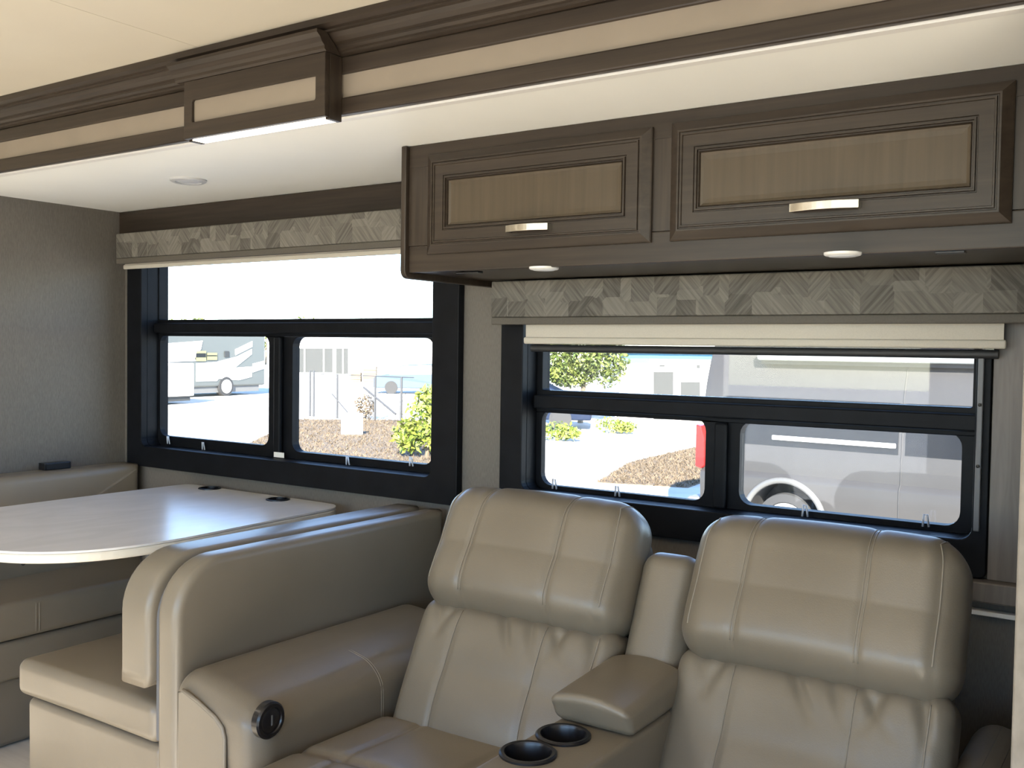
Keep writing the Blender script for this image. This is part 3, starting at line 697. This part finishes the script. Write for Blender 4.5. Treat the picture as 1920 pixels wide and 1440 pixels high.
def leaves(blobs, n, size, seed):
    rs = np.random.RandomState(seed); V = []; F = []
    for i in range(n):
        c, r = blobs[rs.randint(len(blobs))]
        d = rs.normal(size=3); d /= np.linalg.norm(d); p = np.array(c)+d*np.array(r)*rs.uniform(.45, 1.0)
        a = rs.normal(size=3); a /= np.linalg.norm(a); b = np.cross(a, rs.normal(size=3)); b /= np.linalg.norm(b)
        s_ = size*rs.uniform(.6, 1.3); k0 = len(V)
        V += [p-a*s_, p+b*s_*.45, p+a*s_, p-b*s_*.45]; F.append((k0, k0+1, k0+2, k0+3))
    return MB().add(V, F)
def plant(name, base, blobs, n, size, seed, mat, trunk, label, cat, group=None):
    T = thing(name, base, label, cat, group)
    obj('foliage', leaves(blobs, n, size, seed), mat, T)
    mb = MB(); top = np.mean([b[0] for b in blobs], 0)
    mb.tube([base, (np.array(base)+top)/2+np.array([.05, 0, 0]), top], [trunk, trunk*.8, trunk*.4], 8)
    for c, r in blobs: mb.tube([(np.array(base)*.4+top*.6), c], [trunk*.45, trunk*.15], 6)
    obj('stem', mb, BARK, T)
    return T
def poly_on(plane_o, plane_n, pts): 
    out = []
    for x, y in pts:
        d = ray(x, y); t = np.dot(np.array(plane_o)-CAM, plane_n)/np.dot(d, plane_n); out.append(CAM+d*t)
    return out
def slab(pts3, nrm, th):
    n = len(pts3); P = np.array(pts3); nrm = np.array(nrm)
    V = np.concatenate([P, P+nrm*th]); F = [tuple(range(n-1, -1, -1)), tuple(range(n, 2*n))]+[(i, (i+1) % n, n+(i+1) % n, n+i) for i in range(n)]
    return MB().add(V, F)

# ---- camper van beside the recliner window
T = thing('camper_van', (0, 0, 0), 'silver-grey camper van parked outside the recliner window', 'van')
VL, VW = 5.9, 2.0
half = [(.16, .30), (.05, .36), (.01, .55), (0, .70), (0, .84), (.012, .862), (.045, .90), (.047, 1.12), (.055, 1.16), (.086, 1.76), (.12, 1.90), (.19, 2.10), (.30, 2.32), (.46, 2.47), (.70, 2.55), (1.0, 2.57)]
sec = half+[(VW-a, b) for a, b in half[::-1][1:]]
SILVER = noisy('van_silver', (.040, .038, .038), (.046, .044, .044), (1, 1, 1), .36, spec=.35)
V = []; F = []; n = len(sec); st = [(0, .90), (.04, .97), (.16, 1.0), (4.2, 1.0), (4.9, .97), (5.6, .80), (5.9, .60)]
for s_, k_ in st:
    V += [(s_, VW/2+(a-VW/2)*(k_ if s_ < 1 else 1-(1-k_)*.25), .30+(b-.30)*(k_ if s_ > 1 else 1-(1-k_)*.4)) for a, b in sec]
for i in range(len(st)-1):
    for j in range(n-1): F.append((i*n+j, (i+1)*n+j, (i+1)*n+j+1, i*n+j+1))
    F.append((i*n+n-1, (i+1)*n+n-1, (i+1)*n, i*n))
F.append(tuple(range(n))); F.append(tuple((len(st)-1)*n+j for j in reversed(range(n))))
body = obj('body', MB().add(V, F), SILVER, T, fixn=True)
cs = [obj('cutter', MB().lathe([(.43, -.2), (.43, .42)], (x, 0, .38), 'y', 40), TYRE, fixn=True) for x in (1.06, 4.75)]
cut(body, cs); body.data.polygons.foreach_set('use_smooth', [True]*len(body.data.polygons)); body.data.set_sharp_from_angle(angle=math.radians(32))
for x in (1.06, 4.75):
    obj('wheel_arch', MB().tube([(x+.455*math.cos(a), .004, .38+.455*math.sin(a)) for a in np.linspace(-.12, PI+.12, 30)], .035, 8), plain('arch_trim', (.10, .10, .10), .35), T, smooth=True)
    obj('arch_liner', MB().lathe([(.428, .40), (.428, .42)], (x, 0, .38), 'y', 30), TYRE, T)
    wl_ = obj('wheel', MB().lathe([(.20, .30), (.335, .30), (.345, .26), (.345, .10), (.335, .06), (.25, .05), (.24, .07)], (x, 0, .345), 'y', 36), TYRE, T, angle=40, fixn=True)
    obj('hubcap', MB().lathe([(.238, .09), (.238, .062), (.12, .075), (.06, .05), (.01, .048)], (x, 0, .345), 'y', 30), HUB, wl_, angle=40, fixn=True)
def vside(z): 
    for (a, b), (c, d) in zip(half, half[1:]):
        if b <= z <= d: return a+(c-a)*(z-b)/(d-b)
for a, b in ((.32, 2.235), (2.305, 3.95)):
    pr = [(vside(1.20)-.008, 1.20), (vside(1.72)-.008, 1.72), (vside(1.72)+.01, 1.72), (vside(1.20)+.01, 1.20)]
    obj('side_window', MB().prism(pr, a, b, 0), CARG, T, fixn=True)
obj('door_rail', MB().box(.90, 2.22, .012, .046, 1.265, 1.315), plain('rail_metal', (.45, .45, .45), .3), T, bevel=.01)
obj('door_seam', MB().tube([(2.27, a-.001, b) for a, b in half if .34 < b < 2.2], .007, 5), TYRE, T)
obj('tail_light', MB().prism([(-.012, .90), (.06, .88), (.10, .92), (.10, 1.20), (.05, 1.36), (-.012, 1.38)], -.004, .14, 1), plain('tail_red', (.42, .012, .012), .25), T, bevel=.01, fixn=True)
obj('rear_bumper', rbox(MB(), (-.06, 1.0, .42), (.20, 1.9, .24), .05, (2, 6, 2)), GREYP, T, smooth=True)
aw = obj('awning', rbox(MB(), (2.55, .10, 2.19), (3.7, .16, .13), .03, (12, 2, 2)), plain('awning_shell', (.20, .215, .21), .4), T, smooth=True)
obj('awning_base', B(.72, 4.4, .10, .24, 2.085, 2.125), TYRE, T)
vr = onY(1306, 840, 10.5); va = math.radians(-5)
T.location = (vr[0], vr[1], GZ); T.rotation_euler = (0, 0, va)

# ---- motorhome across the lot (window 1)
L_ = onZ(330, 747, GZ); R_ = onZ(497, 739, GZ); e1 = (R_-L_); e1[2] = 0; e1 /= np.linalg.norm(e1); nr = np.array([e1[1], -e1[0], 0])   # towards the camera
if np.dot(nr, CAM-L_) < 0: nr = -nr
T = thing('motorhome', (float(R_[0]), float(R_[1]), GZ), 'grey motorhome with white swooshes across the lot', 'motorhome')
def onRV(pts, off=0.0): return poly_on(R_+nr*off, nr, pts)
Zm = lambda x, y: (290+x/5.537, 610+y/5.537)
ww = 2.5
def rvbox(s0, s1, t0, t1, z0, z1, mb=None):
    mb = mb or MB(); P = []
    for z in (z0, z1):
        for s_, t_ in ((s0, t0), (s1, t0), (s1, t1), (s0, t1)):
            p = R_-e1*s_-nr*t_; P.append((p[0], p[1], GZ+z))
    return mb.add(P, [(0, 3, 2, 1), (4, 5, 6, 7), (0, 1, 5, 4), (1, 2, 6, 5), (2, 3, 7, 6), (3, 0, 4, 7)])
obj('body', rvbox(0, 8.6, 0, ww,   .42, 3.02), RVG, T, bevel=.08, fixn=True)
def stripe(name, pts, mat, off=.03): return obj(name, slab(onRV([Zm(*p) for p in pts], off-.029), nr, .028), mat, T, fixn=True)
stripe('swoosh', [(835, 250), (1010, 165), (1010, 222), (838, 310)], WHITEW)
stripe('swoosh', [(430, 395), (640, 380), (850, 325), (1005, 248), (1005, 300), (830, 440), (1005, 428), (1005, 535), (870, 570), (660, 555), (640, 580), (430, 582)], WHITEW)
stripe('swoosh', [(20, 195), (495, 160), (478, 245), (410, 345), (425, 370), (20, 385)], WHITEW)
stripe('swoosh', [(1018, 398), (1138, 368), (1138, 448), (1018, 488)], WHITEW)
YEL = plain('window_yellow', (.20, .19, .09), .3)  # plain yellowish colour of the awning windows, no emission
for q in ([(430, 265), (530, 265), (530, 372), (430, 372)], [(545, 285), (645, 285), (645, 360), (545, 360)]):
    w_ = stripe('window', q, YEL, .045); (x0, y0), _, (x1, y1), _ = q
    stripe_p = onRV([Zm(x0, y0+25), Zm(x1, y0+25), Zm(x1, y1-40), Zm(x0, y1-40)], .046); obj('pane', slab(stripe_p, nr, .01), CARG, w_, fixn=True)
stripe('window', [(725, 268), (770, 268), (770, 330), (725, 330)], DARKB, .045)
obj('skirt', rvbox(.3, 8.4, .1, ww-.1, .16, .419), plain('skirt_dark', (.12, .12, .12), .7), T)
c = onRV([Zm(738, 690)])[0]; s0 = np.dot(R_-c, e1)
for so in (s0, s0+4.6):
    p = R_-e1*so+nr*.04
    mb = MB(); k_ = 24; ring_ = [p+e1*.42*math.cos(a)+np.array([0, 0, GZ+.42-p[2]])+np.array([0, 0, .42*math.sin(a)]) for a in np.linspace(0, 2*PI, k_, endpoint=False)]
    w_ = obj('wheel', slab(ring_, -nr, .3), TYRE, T, fixn=True)
    ring2 = [p+e1*.30*math.cos(a)+np.array([0, 0, GZ+.42-p[2]])+np.array([0, 0, .30*math.sin(a)]) for a in np.linspace(0, 2*PI, k_, endpoint=False)]
    obj('hub', slab(ring2, nr, .03), HUB, w_, fixn=True)
# ---- white cargo trailer in front of it
p = onZ(364, 757, GZ)
T = thing('cargo_trailer', (float(p[0]), float(p[1]), GZ), 'low white cargo trailer in front of the motorhome', 'trailer')
def trbox(s0, s1, t0, t1, z0, z1):
    P = []
    for z in (z0, z1):
        for s_, t_ in ((s0, t0), (s1, t0), (s1, t1), (s0, t1)):
            q = p-e1*s_-nr*t_; P.append((q[0], q[1], GZ+z))
    return MB().add(P, [(0, 3, 2, 1), (4, 5, 6, 7), (0, 1, 5, 4), (1, 2, 6, 5), (2, 3, 7, 6), (3, 0, 4, 7)])
obj('box', trbox(0, 4.0, 0, 1.8, .30, 1.52), WHITEW, T, fixn=True, bevel=.03)
obj('chassis', trbox(.1, 3.9, .1, 1.7, .12, .299), DARKB, T)
for s_ in (1.7, 2.5):
    q = p-e1*s_+nr*.02; rg = [q+e1*.28*math.cos(a)+np.array([0, 0, GZ+.28-q[2]+.28*math.sin(a)]) for a in np.linspace(0, 2*PI, 20, endpoint=False)]
    obj('wheel', slab(rg, -nr, .22), TYRE, T, fixn=True)

# ---- far white building (window 1 right)
A_ = onZ(500, 706, GZ); Bb = onZ(835, 712, GZ)
Bb = A_+(atD(835, 706, float(np.dot(A_-CAM, _f)))-atD(500, 706, float(np.dot(A_-CAM, _f))))
f1 = Bb-A_; f1[2] = 0; LBd = np.linalg.norm(f1); f1 /= LBd; n1 = np.array([f1[1], -f1[0], 0]); n1 = n1 if np.dot(n1, CAM-A_) > 0 else -n1
T = thing('white_building', (float(A_[0]+f1[0]*6), float(A_[1]+f1[1]*6), GZ), 'long white building with dark open bays behind the fence', 'building')
def fbox(s0, s1, t0, t1, z0, z1, o=A_, e=f1, nn=n1):
    P = []
    for z in (z0, z1):
        for s_, t_ in ((s0, t0), (s1, t0), (s1, t1), (s0, t1)):
            q = o+e*s_-nn*t_; P.append((q[0], q[1], GZ+z))
    return MB().add(P, [(0, 3, 2, 1), (4, 5, 6, 7), (0, 1, 5, 4), (1, 2, 6, 5), (2, 3, 7, 6), (3, 0, 4, 7)])
obj('wall', fbox(0, LBd, 0, 6, 0, 3.1), WHITEW, T, fixn=True)
obj('roof', fbox(-.4, LBd+.4, -.4, 6.4, 3.1, 3.35), WHITEW, T, fixn=True)
def on1(x, y, off): return poly_on(A_+n1*off, n1, [(x, y)])[0]
def fpanel(name, x0, x1, y0, y1, mat, off=.05):
    return obj(name, slab([on1(x0, y1, off-.049), on1(x1, y1, off-.049), on1(x1, y0, off-.049), on1(x0, y0, off-.049)], n1, .045), mat, T, fixn=True)
fpanel('bay', 520, 624, 653, 698, DARKB); fpanel('bay', 630, 653, 653, 701, DARKB)
wd = fpanel('window', 731, 754, 649, 669, plain('window_grey', (.06, .06, .056), .4))
for x in (571, 607, 643): fpanel('post', x-1.2, x+1.2, 653, 700, WHITEW, .12)
# ---- stacked crates
def crate(px, py, w, d, h, z0, label):
    q = onZ(px, py, GZ); T = thing('wooden_crate', (float(q[0]), float(q[1]), GZ+z0), label, 'crate', 'crates by the white building')
    CR = noisy('crate_wood', (.16, .115, .07), (.23, .17, .11), (3, 3, 12), .8) if 'crate_wood' not in bpy.data.materials else bpy.data.materials['crate_wood']
    obj('box', fbox(-w/2, w/2, -d/2, d/2, z0+.02, z0+h-.02, q), CR, T)
    for i in range(4): obj('slat', fbox(-w/2-.02, w/2+.02, -d/2-.04, -d/2-.001, z0+.02+i*h/4, z0+i*h/4+h/4-.06, q), CR, T)
crate(668, 716, .62, .6, .62, 0, 'small wooden crate left of the taller crate by the white building')
crate(694, 716, .8, .7, 1.0, 0, 'taller wooden crate by the white building')
# ---- cars
def car(o, e, nn, col, label):
    T = thing('car', (float(o[0]), float(o[1]), GZ), label, 'car')
    pr = [(0, .28), (0, .72), (.08, .86), (.75, .95), (1.35, 1.38), (2.7, 1.45), (3.6, 1.02), (4.3, .92), (4.4, .60), (4.4, .28)]
    V = []
    for t_ in (0, 1.75):
        for s_, z in pr: q = o+e*s_-nn*(t_+(.14 if z > 1.1 and t_ == 0 else -.14 if z > 1.1 else 0)); V.append((q[0], q[1], GZ+z))
    n = len(pr); F = [tuple(range(n)), tuple(range(2*n-1, n-1, -1))]+[(i, (i+1) % n, n+(i+1) % n, n+i) for i in range(n)]
    obj('body', MB().add(V, F), col, T, fixn=True, bevel=.04)
    wp = [(.92, 1.0), (1.38, 1.32), (2.62, 1.38), (3.3, 1.05)]
    obj('side_window', slab([(o+e*s_+nn*.02-nn*.10*(z-1)/.4+np.array([0, 0, GZ+z-o[2]])) for s_, z in wp], nn, .02), CARG, T, fixn=True)
    for s_ in (.85, 3.55):
        q = o+e*s_+nn*.02; rg = [q+e*.31*math.cos(a)+np.array([0, 0, GZ+.31-q[2]+.31*math.sin(a)]) for a in np.linspace(0, 2*PI, 20, endpoint=False)]
        obj('wheel', slab(rg, -nn, .2), TYRE, T, fixn=True)
car(onZ(700, 738, GZ), f1, n1, plain('car_blue_grey', (.05, .075, .11), .35), 'blue-grey car behind the fence and the green bush')
g1 = np.array([math.cos(.5), math.sin(.5), 0]); m1 = np.array([g1[1], -g1[0], 0])
car(onZ(1108, 808, GZ)-g1*4.4, g1, m1, plain('car_dark_blue', (.008, .016, .040), .6, spec=.15), 'dark blue car beside the tree in the recliner window')
# ---- chain link fence
fa = onZ(560, 779, GZ); fb = onZ(775, 795, GZ); fe = fb-fa; FL = np.linalg.norm(fe); fe /= FL
T = thing('chain_link_fence', tuple((fa+fb)/2), 'chain-link fence with thin posts across the lot', 'fence')
FH = 1.35
def fpost(x, lean_=0): 
    q = onZ(x, 779+(x-560)*16/215, GZ); return q
MET = plain('galvanised', (.08, .08, .085), .5, .6)
for x in (581, 588, 632, 703, 752):
    q = fpost(x); obj('post', MB().tube([q, q+np.array([0, 0, FH+(.1 if x < 590 else 0)])], .035, 8), MET, T)
obj('top_rail', MB().tube([fa+np.array([0, 0, FH]), fb+np.array([0, 0, FH])], .014, 6), MET, T)
q0 = fpost(681); q1 = fpost(742)
obj('brace', MB().tube([q0+np.array([0, 0, 1.0]), q1+np.array([0, 0, .25])], .03, 6), MET, T)
obj('brace', MB().tube([fpost(622)+np.array([0, 0, .75]), fpost(652)+np.array([0, 0, .2])], .02, 6), MET, T)
mb = MB(); step = .16
q0 = fpost(690); q1 = fpost(760); WLn = np.linalg.norm(q1-q0)
for i in range(int((WLn+.9)/step)):
    for sg in (1, -1):
        s0 = i*step-(.9 if sg > 0 else 0); pts_ = []
        for z in (0.03, .9):
            s_ = s0+z if sg > 0 else s0-z+.0
            pts_.append(q0+fe*min(max(s_, 0), WLn)+np.array([0, 0, z]))
        mb.tube(pts_, .004, 3)
obj('wire_mesh', mb, MET, T, kind='stuff')
# ---- sign board
sp = onZ(660, 816, GZ); T = thing('sign_board', tuple(sp), 'blank white sign board standing on the dry grass', 'sign')
obj('panel', fbox(-.27, .27, -.01, .02, .02, .56, sp), WHITEW, T, fixn=True)
for s_ in (-.2, .2): obj('leg', fbox(s_-.02, s_+.02, .021, .05, 0, .5, sp), WHITEW, T)
# ---- plants
b0 = onZ(800, 858, GZ)
plant('bush', tuple(b0), [(b0+np.array(v), r) for v, r in (((0, 0, .7), (.55, .55, .6)), ((.15, .1, 1.15), (.45, .45, .4)), ((-.30, -.2, .45), (.35, .4, .35)), ((.35, 0, .5), (.4, .4, .45)))], 1600, .075, 3, LEAFY, .05, 'bright yellow-green bush at the right of the dinette window', 'bush')
b0 = onZ(1088, 793, GZ); b0[2] = GZ
plant('tree', tuple(b0), [(b0+np.array(v), r) for v, r in (((0, 0, 2.2), (1.1, 1.0, .8)), ((.75, .1, 1.9), (.75, .8, .8)), ((-.85, 0, 1.9), (.8, .8, .8)), ((.1, 0, 3.2), (1.4, 1.3, .9)), ((.75, .1, 2.9), (.7, .8, .8)), ((-.3, -.1, 1.45), (.8, .6, .4)))], 9000, .075, 5, LEAF, .09, 'leafy green tree seen in the top pane behind the recliners', 'tree')
for (x, y, h_, mt, sd_, lb_) in ((1043, 826, .50, LEAFY, 8, 'low shrub in front of the dark blue car'), (1150, 812, .45, LEAFY, 9, 'small yellow shrub on the gravel right of the dark blue car')):
    b0 = onZ(x, y, GZ); plant('shrub', tuple(b0), [(b0+np.array((0, 0, h_*.5)), (.55, .4, h_*.5)), (b0+np.array((.35, 0, h_*.4)), (.35, .3, h_*.35))], 500, .06, sd_, mt, .03, lb_, 'shrub')
b0 = onZ(690, 784, GZ); b0 = b0+n1*.6; b0[2] = GZ
plant('shrub', tuple(b0), [(b0+np.array((0, 0, .38)), (.38, .3, .42))], 500, .05, 15, DRY, .03, 'dry brown shrub at the fence', 'shrub')
ordw = ['first', 'second', 'third', 'fourth', 'fifth', 'sixth', 'seventh', 'eighth', 'ninth']
for i, x in enumerate((300, 365, 430, 500, 570, 640, 705, 765, 830)):
    q = atD(x, 700, 118+7*math.sin(i*2.1)); b0 = np.array([q[0], q[1], GZ]); hh_ = (5.6+.55*math.sin(i*1.7+.6))
    plant('tree', tuple(b0), [(b0+np.array((0, 0, hh_-1.8)), (2.6, 2.6, 1.75)), (b0+np.array((1.5, .5, hh_-2.6)), (2.2, 2.2, 1.6)), (b0+np.array((-1.6, -.5, hh_-2.8)), (2.2, 2.2, 1.5))], 420, .34, 20+i, LEAF, .22, f'distant tree on the skyline, {ordw[i]} from the left in the dinette window', 'tree', 'distant trees on the skyline')
# ---- dry grass
def grass(pts, n, label, seed):
    P = np.array([onZ(x, y, GZ)[:2] for x, y in pts]); rs = np.random.RandomState(seed); V = []; F = []
    lo, hi = P.min(0), P.max(0); cnt = 0; m = len(P)
    while cnt < n:
        q = lo+(hi-lo)*rs.rand(2); ins = False; j = m-1
        for i in range(m):
            if (P[i, 1] > q[1]) != (P[j, 1] > q[1]) and q[0] < (P[j, 0]-P[i, 0])*(q[1]-P[i, 1])/(P[j, 1]-P[i, 1])+P[i, 0]: ins = not ins
            j = i
        if not ins: continue
        cnt += 1; a = rs.uniform(0, PI); w = rs.uniform(.008, .022); h_ = rs.uniform(.02, .08); k0 = len(V)
        V += [(q[0]-w*math.cos(a), q[1]-w*math.sin(a), GZ), (q[0]+w*math.cos(a), q[1]+w*math.sin(a), GZ), (q[0]+rs.uniform(-.08, .08), q[1]+rs.uniform(-.08, .08), GZ+h_)]; F.append((k0, k0+1, k0+2))
    gm = MB().add(V, F).add([(q[0], q[1], GZ+.012) for q in P]+[(q[0], q[1], GZ-.02) for q in P], [tuple(range(m)), tuple(range(2*m-1, m-1, -1))]+[(i, (i+1) % m, m+(i+1) % m, m+i) for i in range(m)])
    obj('dry_grass', gm, DRY, kind='stuff', label=label, cat='grass')
grass([(455, 838), (560, 787), (700, 788), (830, 790), (870, 905), (620, 905)], 14000, 'dry tan grass below the fence in the dinette window', 1)
grass([(1120, 905), (1180, 868), (1310, 838), (1330, 900), (1290, 915)], 6000, 'dry tan grass behind the camper van', 2)
# ---- building with blue trim behind the van
A2 = onZ(1150, 786, GZ); dd = float(np.dot(A2-CAM, _f)); B2 = atD(1420, 786, dd); f2 = B2-A2; f2[2] = 0; L2 = np.linalg.norm(f2); f2 /= L2; n2 = np.array([f2[1], -f2[0], 0]); n2 = n2 if np.dot(n2, CAM-A2) > 0 else -n2
T = thing('white_building', (float(A2[0]+f2[0]*2), float(A2[1]+f2[1]*2), GZ), 'white building with blue roof trim left of the camper van', 'building')
obj('wall', fbox(.05, L2, 0, 4, 0, 1.98, A2, f2, n2), WHITEW, T, fixn=True)
obj('blue_fascia', fbox(0, L2, -.15, 4.1, 1.981, 2.16, A2, f2, n2), BLUE, T, fixn=True)
obj('roof', fbox(-.1, L2, -.3, 4.2, 2.161, 2.35, A2, f2, n2), plain('roof_grey', (.12, .13, .125), .6), T, fixn=True)
def p2(name, x0, x1, y0, y1, mat, off=.05):
    P = [poly_on(A2+n2*(off-.049), n2, [q])[0] for q in ((x0, y1), (x1, y1), (x1, y0), (x0, y0))]
    return obj(name, slab(P, n2, .045), mat, T, fixn=True)
p2('bay', 1225, 1262, 697, 786, DARKB); p2('bay', 1276, 1312, 716, 786, DARKB)
p2('vent', 1236, 1246, 684, 687, DARKB); p2('vent', 1306, 1312, 684, 690, DARKB)
p2('blue_sign', 1165, 1216, 672, 680, plain('sign_blue_grey', (.05, .11, .15), .5), .20)
